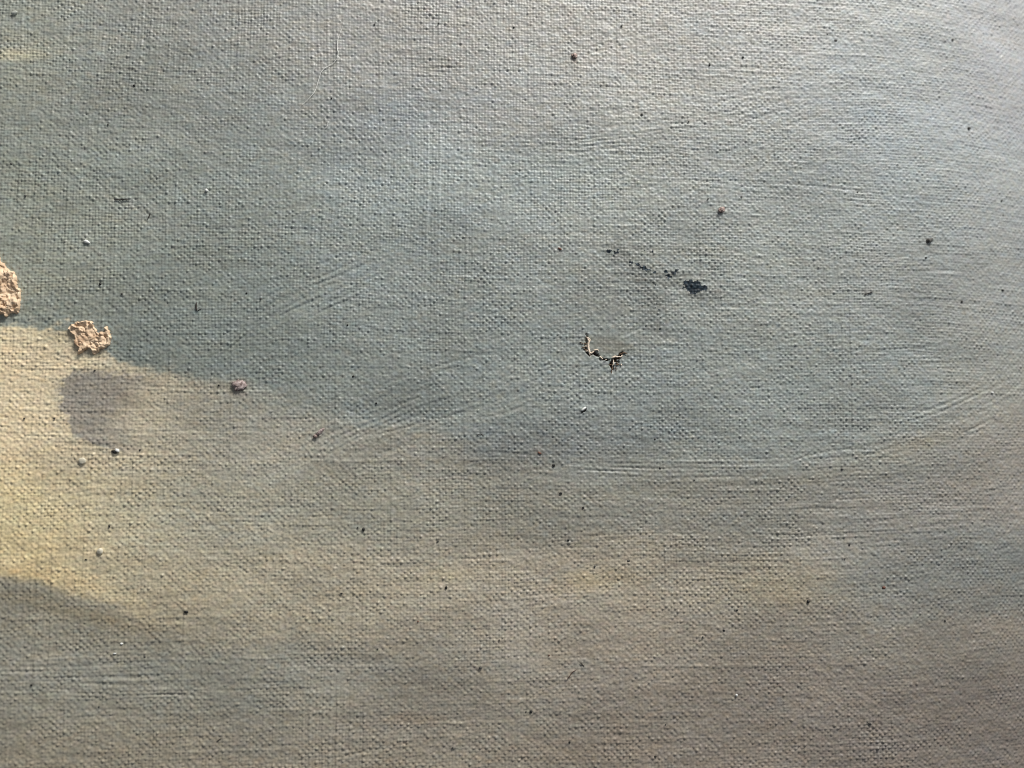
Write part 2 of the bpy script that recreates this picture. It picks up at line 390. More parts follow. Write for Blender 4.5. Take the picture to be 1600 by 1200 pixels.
# faint dirt under the blue spatter
for (cx, cy, r_, st) in ((1022, 472, 26, .55), (1004, 430, 20, .5), (1024, 505, 24, .45), (1050, 436, 18, .4), (962, 396, 16, .4), (985, 380, 24, .2), (1090, 462, 20, .3), (1116, 462, 16, .35), (1456, 376, 7, .5)):
    blob(cx, cy, r_, r_ * 0.7, -20, (100,103,98), st, 1.0, 0.6)
for (cx, cy, r_) in ((897, 96, 7), (373, 616, 12), (996, 438, 5), (1118, 455, 7), (375, 600, 12), (875, 392, 6), (842, 706, 7), (1007, 437, 4)):
    blob(cx, cy, r_, r_ * 0.6, 0, (150,124,104), 0.28)

# greyer than the swatches read by eye: lead-white rich, slightly warm
mean_ = C.mean(axis=-1, keepdims=True)
C = mean_ + (C - mean_) * (0.70 + 0.12 * land_m * (0.35 + 0.65 * sstep(420, 120, PXX))[..., None])
C = C * (np.array((1.022, 1.012, 0.985)) * (1 - land_m) + np.array((1.030, 1.014, 1.0)) * land_m)
A = S2L(C)
PAINTED_FALLOFF = np.array([[1.14, 1.01, 0.92, 0.85, 0.88], [1.15, 1.06, 0.95, 0.91, 0.90], [1.08, 1.09, 1.05, 0.99, 0.92], [1.16, 1.14, 1.08, 0.96, 0.84], [1.12, 1.06, 0.98, 0.88, 0.72]])  # painted light: lightness per area, making up for the lamps' falloff
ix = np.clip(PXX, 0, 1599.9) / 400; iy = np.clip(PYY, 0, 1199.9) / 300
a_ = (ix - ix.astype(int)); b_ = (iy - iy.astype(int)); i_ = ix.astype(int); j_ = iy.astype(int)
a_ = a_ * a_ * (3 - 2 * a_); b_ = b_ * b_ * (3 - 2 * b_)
A *= ((PAINTED_FALLOFF[j_, i_] * (1 - a_) + PAINTED_FALLOFF[j_, i_ + 1] * a_) * (1 - b_) + (PAINTED_FALLOFF[j_ + 1, i_] * (1 - a_) + PAINTED_FALLOFF[j_ + 1, i_ + 1] * a_) * b_)[..., None]
# un-blended pigment: streaks and flecks of warmer and cooler paint between the yarns
n1 = (0.035 * noise_grid(0.0012, 0.005) + 0.05 * noise_grid(0.0005, 0.0011) + 0.04 * noise_grid(0.006, 0.012) + 0.03 * noise_grid(0.012, 0.02)).astype(np.float32)
n2 = (0.018 * noise_grid(0.0006, 0.0009) + 0.010 * noise_grid(0.002, 0.006)).astype(np.float32)
n3 = (0.012 * noise_grid(0.0006, 0.0009)).astype(np.float32)
A *= (1 + n1)[..., None]
A[..., 0] *= 1 + n2; A[..., 2] *= 1 - 1.2 * n2; A[..., 1] *= 1 + n3
# even brightness gain over all the paint
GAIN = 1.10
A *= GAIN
# raw brown cloth inside the tear
tm = sstep(0.25, 0.8, tear)[..., None]
A = A * (1 - tm) + np.array((0.060, 0.030, 0.016)) * tm
A *= 0.94
A *= np.minimum(1, 0.82 / A.max(axis=-1, keepdims=True))
A = np.clip(A, 0.005, 0.85)
print('albedo', A[vis].mean(axis=0), A[vis].max())

# ------------------------------------------------------------------ painting
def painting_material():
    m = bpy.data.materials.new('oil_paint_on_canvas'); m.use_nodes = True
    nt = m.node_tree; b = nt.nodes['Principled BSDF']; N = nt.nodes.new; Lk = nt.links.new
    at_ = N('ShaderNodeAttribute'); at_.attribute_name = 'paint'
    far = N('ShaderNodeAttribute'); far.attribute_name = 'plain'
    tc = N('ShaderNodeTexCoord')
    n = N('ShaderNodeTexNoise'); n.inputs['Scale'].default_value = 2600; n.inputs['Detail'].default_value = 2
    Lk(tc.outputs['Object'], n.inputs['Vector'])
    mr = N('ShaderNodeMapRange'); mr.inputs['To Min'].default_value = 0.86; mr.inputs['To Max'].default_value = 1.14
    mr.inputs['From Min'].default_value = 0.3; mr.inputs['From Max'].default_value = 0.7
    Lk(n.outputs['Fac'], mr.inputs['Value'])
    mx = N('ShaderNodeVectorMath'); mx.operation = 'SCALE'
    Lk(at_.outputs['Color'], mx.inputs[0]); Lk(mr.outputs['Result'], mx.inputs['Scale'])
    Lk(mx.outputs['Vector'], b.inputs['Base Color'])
    r = N('ShaderNodeTexNoise'); r.inputs['Scale'].default_value = 90; r.inputs['Detail'].default_value = 5
    Lk(tc.outputs['Object'], r.inputs['Vector'])
    rr_ = N('ShaderNodeMapRange'); rr_.inputs['To Min'].default_value = 0.40; rr_.inputs['To Max'].default_value = 0.56
    Lk(r.outputs['Fac'], rr_.inputs['Value']); Lk(rr_.outputs['Result'], b.inputs['Roughness'])
    b.inputs['Specular IOR Level'].default_value = 0.5
    # fibre-fine relief, and the weave again where the cloth is too far out to be modelled
    f = N('ShaderNodeTexNoise'); f.inputs['Scale'].default_value = 5200; f.inputs['Detail'].default_value = 3
    Lk(tc.outputs['Object'], f.inputs['Vector'])
    bp = N('ShaderNodeBump'); bp.inputs['Distance'].default_value = 0.00003; bp.inputs['Strength'].default_value = 0.6
    Lk(f.outputs['Fac'], bp.inputs['Height'])
    sep = N('ShaderNodeSeparateXYZ'); Lk(tc.outputs['Object'], sep.inputs[0])
    def wav(out, p):
        a_ = N('ShaderNodeMath'); a_.operation = 'MULTIPLY'; a_.inputs[1].default_value = math.pi / p; Lk(sep.outputs[out], a_.inputs[0])
        s_ = N('ShaderNodeMath'); s_.operation = 'SINE'; Lk(a_.outputs[0], s_.inputs[0]); return s_
    wa, wb = wav('X', PU), wav('Y', PV)
    pr = N('ShaderNodeMath'); pr.operation = 'MULTIPLY'; Lk(wa.outputs[0], pr.inputs[0]); Lk(wb.outputs[0], pr.inputs[1])
    pf = N('ShaderNodeMath'); pf.operation = 'MULTIPLY'; Lk(pr.outputs[0], pf.inputs[0]); Lk(far.outputs['Fac'], pf.inputs[1])
    bp2 = N('ShaderNodeBump'); bp2.inputs['Distance'].default_value = 0.00006; bp2.inputs['Strength'].default_value = 1
    Lk(pf.outputs[0], bp2.inputs['Height']); Lk(bp.outputs['Normal'], bp2.inputs['Normal'])
    Lk(bp2.outputs['Normal'], b.inputs['Normal'])
    return m
paint_mat = painting_material()
painting = bpy.data.objects.new('oil_painting', None); sc.collection.objects.link(painting)
tag(painting, 'old oil painting on woven canvas, grey-blue sky above a yellow and tan bank', 'painting')

ny, nx = X.shape
idx = np.arange(nx * ny, dtype=np.int32).reshape(ny, nx)
F = np.stack([idx[:-1, :-1], idx[:-1, 1:], idx[1:, 1:], idx[1:, :-1]], -1).reshape(-1, 4)
V = np.stack([X, Y, Z], -1).reshape(-1, 3)
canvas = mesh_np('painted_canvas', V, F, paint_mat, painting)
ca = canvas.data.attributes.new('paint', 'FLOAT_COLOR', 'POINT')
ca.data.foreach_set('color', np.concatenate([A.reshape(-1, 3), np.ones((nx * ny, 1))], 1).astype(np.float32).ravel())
cb = canvas.data.attributes.new('plain', 'FLOAT', 'POINT')
cb.data.foreach_set('value', (1 - inside).astype(np.float32).ravel())
print('tris', len(F) * 2)

# turned-over side of the canvas
side_mat = material('bare_canvas', (0.42, 0.36, 0.27), 0.9, 0.00005, 1500)
r_ = [(LO_X, LO_Y), (HI_X, LO_Y), (HI_X, HI_Y), (LO_X, HI_Y)]
zc = lambda x: -0.20 * min(max(x - 0.070, 0), 0.05) ** 2 / 0.05
SV = [(x, y, zc(x)) for x, y in r_] + [(x, y, -0.02) for x, y in r_]
SF = [(i, i + 4, (i + 1) % 4 + 4, (i + 1) % 4) for i in range(4)] + [(4, 7, 6, 5)]
mesh_np('canvas_edge', SV, SF, side_mat, painting, smooth=False)

def zat(x, y, r=0.0):
    """height of the surface near (x, y)"""
    i0 = np.searchsorted(XS, x - r) ; i1 = np.searchsorted(XS, x + r) + 1
    j0 = np.searchsorted(YS, y - r) ; j1 = np.searchsorted(YS, y + r) + 1
    return float(Z[max(j0-1,0):j1, max(i0-1,0):i1].max())

# ------------------------------------------------------------------ blue-black spatter soaked into the weave
blot_mat = material('blue_black_paint', (0.006, 0.012, 0.020), 0.55, 0, 0, 0.5, 1800, (0.018, 0.034, 0.046), 0.3)
def blot(name, spots, thr, label=None):
    s = np.full_like(H, -9)
    for (cx, cy, rx, ry, a_) in spots:
        a = R(a_); dx = PXX - cx; dy = -(PYY - cy)
        p = (dx * math.cos(a) + dy * math.sin(a)) / rx; q = (-dx * math.sin(a) + dy * math.cos(a)) / ry
        s = np.maximum(s, 1.25 - (p * p + q * q))
    s = s + thr * (0.22 * vnoise(PXX / 3.2, PYY / 2.4, 40) + 0.16 * weave + 0.20 * vnoise(PXX / 1.5, PYY / 1.3, 43))
    sel = (s > 0.36)
    fs = sel[:-1, :-1] & sel[1:, 1:] & sel[1:, :-1] & sel[:-1, 1:]
    ff = F.reshape(ny - 1, nx - 1, 4)[fs]
    if len(ff) == 0: return
    uq, inv = np.unique(ff, return_inverse=True)
    vv = V[uq].copy(); vv[:, 2] += 0.000012
    o = mesh_np(name, vv, inv.reshape(-1, 4), blot_mat, painting)
    if label: o['label'] = label
    return o
blot('paint_blot', [(1078, 446, 12.5, 10.5, 0), (1088, 448, 14, 10, -12), (1099, 450, 8, 6, 0), (1084, 455, 9, 6, 0)], 0.75, 'largest blue-black blot')
blot('paint_blot', [(1006, 419, 8, 4.6, -25), (996, 414, 5.5, 3.6, -25), (1013, 421, 6, 2.8, -10), (986, 410, 4.5, 3, -30), (1022, 425, 4.5, 2.6, -10)], 1.2, 'streak of blue-black spatter')
blot('paint_blot', [(1045, 431, 6, 4.6, 0), (1052, 427, 5.5, 4, 0), (1041, 425, 4.5, 3.5, 0), (1058, 422, 4.5, 3, 0)], 1.5)
blot('paint_blot', [(951, 393, 4.8, 3.6, 0), (962, 395, 5.5, 3, 0), (966, 390, 3.8, 2.4, 0), (959, 400, 3.6, 2.4, 0)], 1.4)
blot('paint_blot', [(1020, 393, 2.0, 4, 0)], 1.2)
dots = [(1020, 441, 2.2), (1024, 445, 2.4), (1013, 452, 1.8), (1019, 474, 2), (1026, 474, 2.0), (1008, 474, 1.7), (1030, 484, 2.6), (1024, 481, 1.6), (1021, 497, 1.8),
        (1032, 497, 2.0), (1009, 509, 1.8), (1031, 514, 2.3), (1066, 514, 2.2), (1074, 537, 2.0), (1007, 391, 1.6), (998, 380, 1.7), (973, 412, 1.5), (984, 478, 1.5),
        (1069, 574, 2.0), (1084, 576, 2.0), (1014, 466, 1.6), (1036, 505, 1.5), (1027, 465, 1.5), (1010, 424, 1.6), (1003, 430, 1.6), (1048, 441, 1.6), (1039, 438, 1.6)]
for x, y, r in dots:
    blot('spatter_dot', [(x, y, r * 1.0, r * 0.85, 0)], 0.15)

# ------------------------------------------------------------------ torn fibres of the canvas
cream = material('frayed_cream_fibre', (0.78, 0.64, 0.50), 0.8, 0, 0, 0.12)
brown = material('frayed_brown_fibre', (0.13, 0.075, 0.04), 0.8, 0, 0, 0.3)
def tube(name, pts, rad, mat, parent=None, sides=6, lift=0.00004, wob=0.0, taper=True, arch=0.0, origin=False):
    P = []
    n = max(2, int(sum(math.dist(a, b) for a, b in zip(pts[:-1], pts[1:])) / 1.5))
    L = [0]
    for a, b in zip(pts[:-1], pts[1:]): L.append(L[-1] + math.dist(a, b))
    for i in range(n + 1):
        t = L[-1] * i / n
        px = float(np.interp(t, L, [p[0] for p in pts])); py = float(np.interp(t, L, [p[1] for p in pts]))
        if wob: px += random.gauss(0, wob); py += random.gauss(0, wob)
        x, y = at(px, py)
        P.append(Vector((x, y, zat(x, y, rad * 1.2) + lift + arch * math.sin(math.pi * i / n))))
    # smooth heights
    for _ in range(2):
        zs = [p.z for p in P]
        for i in range(1, len(P) - 1): P[i].z = max(zs[i], (zs[i-1] + zs[i] + zs[i+1]) / 3)
    org = P[len(P) // 2].copy() if origin else Vector((0, 0, 0))
    vs, fs = [], []
    for i, p in enumerate(P):
        d = (P[min(i + 1, len(P) - 1)] - P[max(i - 1, 0)]).normalized()
        a = d.cross(Vector((0, 0, 1))).normalized(); b = a.cross(d)
        t = i / (len(P) - 1); r = rad * ((0.25 + 0.75 * min(1, 5 * t, 5 * (1 - t))) if taper else 1)
        for q in range(sides):
            an = 2 * math.pi * q / sides
            vs.append(p - org + a * math.cos(an) * r + b * math.sin(an) * r)
    for i in range(len(P) - 1):
        for q in range(sides):
            fs.append((i*sides+q, i*sides+(q+1) % sides, (i+1)*sides+(q+1) % sides, (i+1)*sides+q))
    o = mesh_np(name, [tuple(v_) for v_ in vs], fs, mat, parent)
    if origin: o.location = org
    return o
for pts, rd, mt in [
    ([(917, 528), (920, 533), (919, 541), (920, 548), (922, 555)], .00016, cream), ([(915, 527), (919, 528), (923, 533)], .00010, cream),
    ([(913, 541), (918, 541)], .00008, cream), ([(912, 536), (917, 537)], .00007, brown), ([(911, 545), (918, 547)], .00007, brown),
    ([(914, 549), (919, 548)], .00007, cream), ([(920, 551), (925, 552), (928, 549)], .00009, cream), ([(928, 548), (933, 546), (935, 549)], .00010, cream),
    ([(937, 557), (942, 561)], .00008, cream), ([(945, 563), (948, 561)], .00008, cream),
    ([(956, 559), (961, 557), (966, 558)], .00013, cream), ([(965, 558), (971, 557), (973, 554)], .00009, cream), ([(958, 562), (959, 568), (957, 572)], .00010, cream),
    ([(961, 566), (966, 568)], .00008, brown), ([(962, 571), (968, 569)], .00007, brown), ([(957, 572), (956, 580), (955, 584)], .00006, brown),
    ([(962, 573), (963, 579)], .00006, brown), ([(951, 570), (957, 569)], .00007, brown), ([(968, 554), (975, 551), (980, 553)], .00008, brown),
    ([(970, 569), (972, 571)], .00014, cream), ([(905, 534), (912, 538)], .00005, brown), ([(908, 542), (914, 543)], .00005, brown)]:
    tube('torn_fibre', pts, rd * 1.35, mt, painting, lift=0.00006, wob=0.3)

# ------------------------------------------------------------------ peach crust lumps standing on the canvas
peach = material('peach_crust', (0.66, 0.44, 0.27), 0.6, 0.00002, 1200, 0.15, 420, (0.82, 0.62, 0.42), 0.4)
def crust(name, poly, label, hgt, seed, cat='paint lump', grp='peach crusts of dried paint at the left edge'):
    pl = np.array(poly, float); c = pl.mean(axis=0)
    res = 0.75
    gx_ = np.arange(pl[:, 0].min() - 3, pl[:, 0].max() + 3, res); gy_ = np.arange(pl[:, 1].min() - 3, pl[:, 1].max() + 3, res)
    GXX, GYY = np.meshgrid(gx_, gy_)
    jx = GXX + 1.5 * vnoise(GXX / 5, GYY / 5, seed); jy = GYY + 1.5 * vnoise(GXX / 5, GYY / 5, seed + 1)
    d = np.full(GXX.shape, 1e9); ins = np.zeros(GXX.shape, bool)
    for (ax, ay), (bx, by) in zip(pl, np.roll(pl, -1, axis=0)):
        lx, ly = bx - ax, by - ay
        t = np.clip(((jx - ax) * lx + (jy - ay) * ly) / (lx * lx + ly * ly + 1e-9), 0, 1)
        d = np.minimum(d, np.hypot(jx - ax - t * lx, jy - ay - t * ly))
        cr = ((ay > jy) != (by > jy)) & (jx < lx * (jy - ay) / (ly + 1e-12) + ax); ins ^= cr
    sd = np.where(ins, d, -d)
    e = np.clip(sd / 2.6, 0, 1); dome = np.sqrt(np.clip(1 - (1 - e) ** 2, 0, 1))
    rd = lambda k_, s_: 1 - 2 * np.abs(vnoise(GXX / k_ + 0.5 * vnoise(GXX / 8, GYY / 8, s_), GYY / (k_ * 1.15), s_ + 3)) * 0.9
    vv_ = lambda k_, s_: vnoise(GXX / k_ + 0.6 * vnoise(GXX / 9, GYY / 9, s_ + 1), GYY / (k_ * 1.1) + 0.6 * vnoise(GXX / 9, GYY / 9, s_ + 2), s_)
    crease = np.exp(-(vv_(13, seed + 20) / 0.20) ** 2) + 0.5 * np.exp(-(vv_(9, seed + 24) / 0.18) ** 2)
    rim = np.exp(-((sd - 2.2) / 1.3) ** 2)
    hh = hgt * dome * np.clip(0.64 + 0.26 * vv_(11, seed + 5) + 0.08 * vv_(5, seed + 9) + 0.015 * vv_(2, seed + 12) - 0.26 * crease + 0.14 * rim, 0.22, 1.3)
    keep = sd > -0.6
    zz = np.empty(GXX.shape); xx = np.empty(GXX.shape); yy = np.empty(GXX.shape)
    fx, fy = at(c[0], c[1])
    for a_ in range(GXX.shape[0]):
        for b_ in range(GXX.shape[1]):
            x, y = at(float(GXX[a_, b_]), float(GYY[a_, b_])); xx[a_, b_] = x; yy[a_, b_] = y
            zz[a_, b_] = (zat(x, y, 0.0001) if keep[a_, b_] else 0)
    zz = zz + hh + np.where(sd < 0.3, -0.00012, 0)
    # lower left rim overhangs the cloth a little
    im = np.arange(GXX.size).reshape(GXX.shape)
    fk = keep[:-1, :-1] & keep[1:, 1:] & keep[1:, :-1] & keep[:-1, 1:]
    ff = np.stack([im[:-1, :-1], im[1:, :-1], im[1:, 1:], im[:-1, 1:]], -1)[fk]
    uq, inv = np.unique(ff, return_inverse=True)
    vv = np.stack([xx - fx, yy - fy, zz], -1).reshape(-1, 3)[uq]
    o = mesh_np(name, vv, inv.reshape(-1, 4), peach); o.location = (fx, fy, 0)
    return tag(o, label, cat, grp)
crust('paint_crust', [(-22, 392), (-8, 396), (2, 405), (8, 414), (14, 420), (23, 424), (28, 431), (26, 441), (29, 449), (33, 456), (34, 470), (33, 482), (29, 489), (22, 487), (12, 495), (0, 491), (-20, 490)],
      'tall peach crust of dried paint cut off by the left edge of the picture', 0.0011, 30)
crust('paint_crust', [(109, 513), (118, 505), (134, 500), (145, 505), (151, 514), (156, 521), (164, 517), (167, 508), (171, 516), (174, 528), (172, 540), (163, 544), (152, 551), (145, 552), (139, 543), (131, 549), (124, 556), (121, 546), (117, 533), (112, 523)],
      'star-shaped peach crust of dried paint where the yellow bank meets the grey sky', 0.00085, 33)

# ------------------------------------------------------------------ crumbs, grains, fibres and specks lying on the canvas
black = material('black_speck', (0.012, 0.011, 0.009), 0.6, 0, 0, 0.4)
greyd = material('grey_speck', (0.085, 0.08, 0.07), 0.7, 0, 0, 0.3)
rust = material('rust_fleck', (0.16, 0.07, 0.045), 0.7, 0, 0, 0.3)
plum = material('plum_crumb', (0.27, 0.19, 0.17), 0.85, 0.00012, 2500, 0.35, 2200, (0.50, 0.41, 0.38), 0.15)
umber = material('umber_crumb', (0.13, 0.07, 0.05), 0.75, 0.00006, 2500, 0.5, 2600, (0.50, 0.38, 0.33))
white = material('white_fleck', (0.80, 0.79, 0.74), 0.5, 0, 0, 0.05)
straw = material('straw_bead', (0.66, 0.60, 0.46), 0.5, 0.00003, 3000, 0.1)

def ico(sub):
    import bmesh
    bm = bmesh.new(); bmesh.ops.create_icosphere(bm, subdivisions=sub, radius=1)
    v_ = np.array([tuple(q.co) for q in bm.verts]); f_ = np.array([[q.index for q in f.verts] for f in bm.faces]); bm.free()
    return v_, f_
ICO = {1: ico(1), 2: ico(2), 3: ico(3)}
def grain(name, px, py, rx, ry, rz, mat, label, cat, ang=0, sub=2, rough=0.18, grp=None, sink=0.35, freq=1.4, carve=None):
    v_, f_ = ICO[sub]; v_ = v_.copy(); sd = random.random() * 90
    nn = vnoise(v_[:, 0] * freq + sd, v_[:, 1] * freq + v_[:, 2] * 1.7 * freq, 3) + 0.5 * vnoise(v_[:, 0] * 2.6 * freq + sd, v_[:, 1] * 2.6 * freq - v_[:, 2] * 2 * freq, 5)
    v_ *= (1 + rough * nn)[:, None]
    v_ = v_ * np.array([rx * PX, ry * PX, rz * PX])
    a = R(ang); c_, s_ = math.cos(a), math.sin(a)
    v_ = np.stack([v_[:, 0] * c_ - v_[:, 1] * s_, v_[:, 0] * s_ + v_[:, 1] * c_, v_[:, 2]], -1)
    x, y = at(px, py)
    o = mesh_np(name, v_, f_, mat); o.location = (x, y, zat(x, y, 0.5 * min(rx, ry) * PX) + rz * PX * (1 - 2 * sink))
    return tag(o, label, cat, grp)

CR = 'crumbs stuck to the canvas'
grain('crumb', 373, 603, 8.6, 8, 2.8, plum, 'round plum-brown crumb at the tip of the yellow bank', 'crumb', 20, 3, 0.26, CR, 0.38, 3.2)
grain('crumb', 499, 676, 7, 3, 3, plum, 'small slanting plum crumb below the grey sky stroke', 'crumb', 45, 2, 0.3, CR, 0.3, 2.0)
grain('crumb', 493, 682, 3.5, 2.6, 2.4, umber, 'tiny dark crumb touching the slanting plum crumb', 'crumb', 30, 2, 0.3, CR, 0.3, 2.0)
grain('crumb', 898, 88, 5.2, 4.4, 2.4, umber, 'brown crumb near the top edge of the canvas, above the blue spatter', 'crumb', 0, 3, 0.25, CR, 0.3, 2.2)
grain('crumb', 1127, 329, 4.6, 4.0, 2.4, umber, 'angular brown crumb right of centre in the grey sky', 'crumb', 30, 3, 0.35, CR, 0.3, 2.0)
grain('crumb', 1456, 374, 4.6, 4.0, 2.6, greyd, 'grey-brown crumb high on the right part of the canvas', 'crumb', 0, 2, 0.4, CR, 0.4, 1.8)
BD = 'pale beads of paint on the yellow bank'
grain('paint_bead', 129, 720, 5.6, 5, 2.2, straw, 'upper straw-coloured bead of paint below the plum-grey dab', 'paint bead', 0, 3, 0.08, BD)
grain('paint_bead', 157, 861, 4.6, 4.6, 2.6, straw, 'lower straw-coloured bead of paint above the dark ground', 'paint bead', 0, 3, 0.08, BD)
grain('paint_bead', 24, 22, 3, 5, 2.6, material('grey_bead', (0.45, 0.46, 0.40), 0.5), 'grey bead of paint in the top left corner', 'paint bead', -60, 3, 0.1)
FL = 'white flecks on the canvas'
grain('white_fleck', 184, 704, 5, 2.2, 2, white, 'white fleck at the lower edge of the plum-grey dab', 'fleck', -35, 2, 0.25, FL)
grain('black_speck', 178, 706, 4, 2.4, 1.4, black, 'black grit under the white fleck at the plum-grey dab', 'speck', -20, 2, 0.35, None, 0.5)
grain('white_fleck', 135, 378, 4.5, 2.4, 1.6, white, 'white fleck in the grey sky above the star-shaped crust', 'fleck', -20, 2, 0.3, FL)
grain('white_fleck', 323, 298, 2.6, 2.2, 1.8, white, 'white grain sitting on the slanting scratch at upper left', 'fleck', 0, 2, 0.2, FL)
grain('white_fleck', 1150, 1086, 1.8, 2.4, 1.4, white, 'white grain in the brown ground at lower right', 'fleck', 0, 2, 0.2, FL)
grain('white_fleck', 1567, 611, 2.6, 1.2, 1.0, white, 'white grain by the right edge of the canvas', 'fleck', 0, 2, 0.2, FL)
grain('white_fleck', 179, 1021, 2.6, 1.0, 1.0, white, 'thin white grain in the dark ground at lower left', 'fleck', 0, 2, 0.2, FL)
grain('white_fleck', 190, 1006, 2.4, 1.2, 1.0, white, 'small white grain just above the thin white grain at lower left', 'fleck', -10, 2, 0.2, FL)
grain('white_fleck', 912, 639, 5.2, 1.8, 2.2, white, 'white sliver with a dark base below the tear', 'sliver', 40, 2, 0.15)
grain('black_speck', 913, 641.5, 6, 2.0, 1.0, black, 'dark grit under the white sliver below the tear', 'speck', 36, 2, 0.2, None, 0.5)

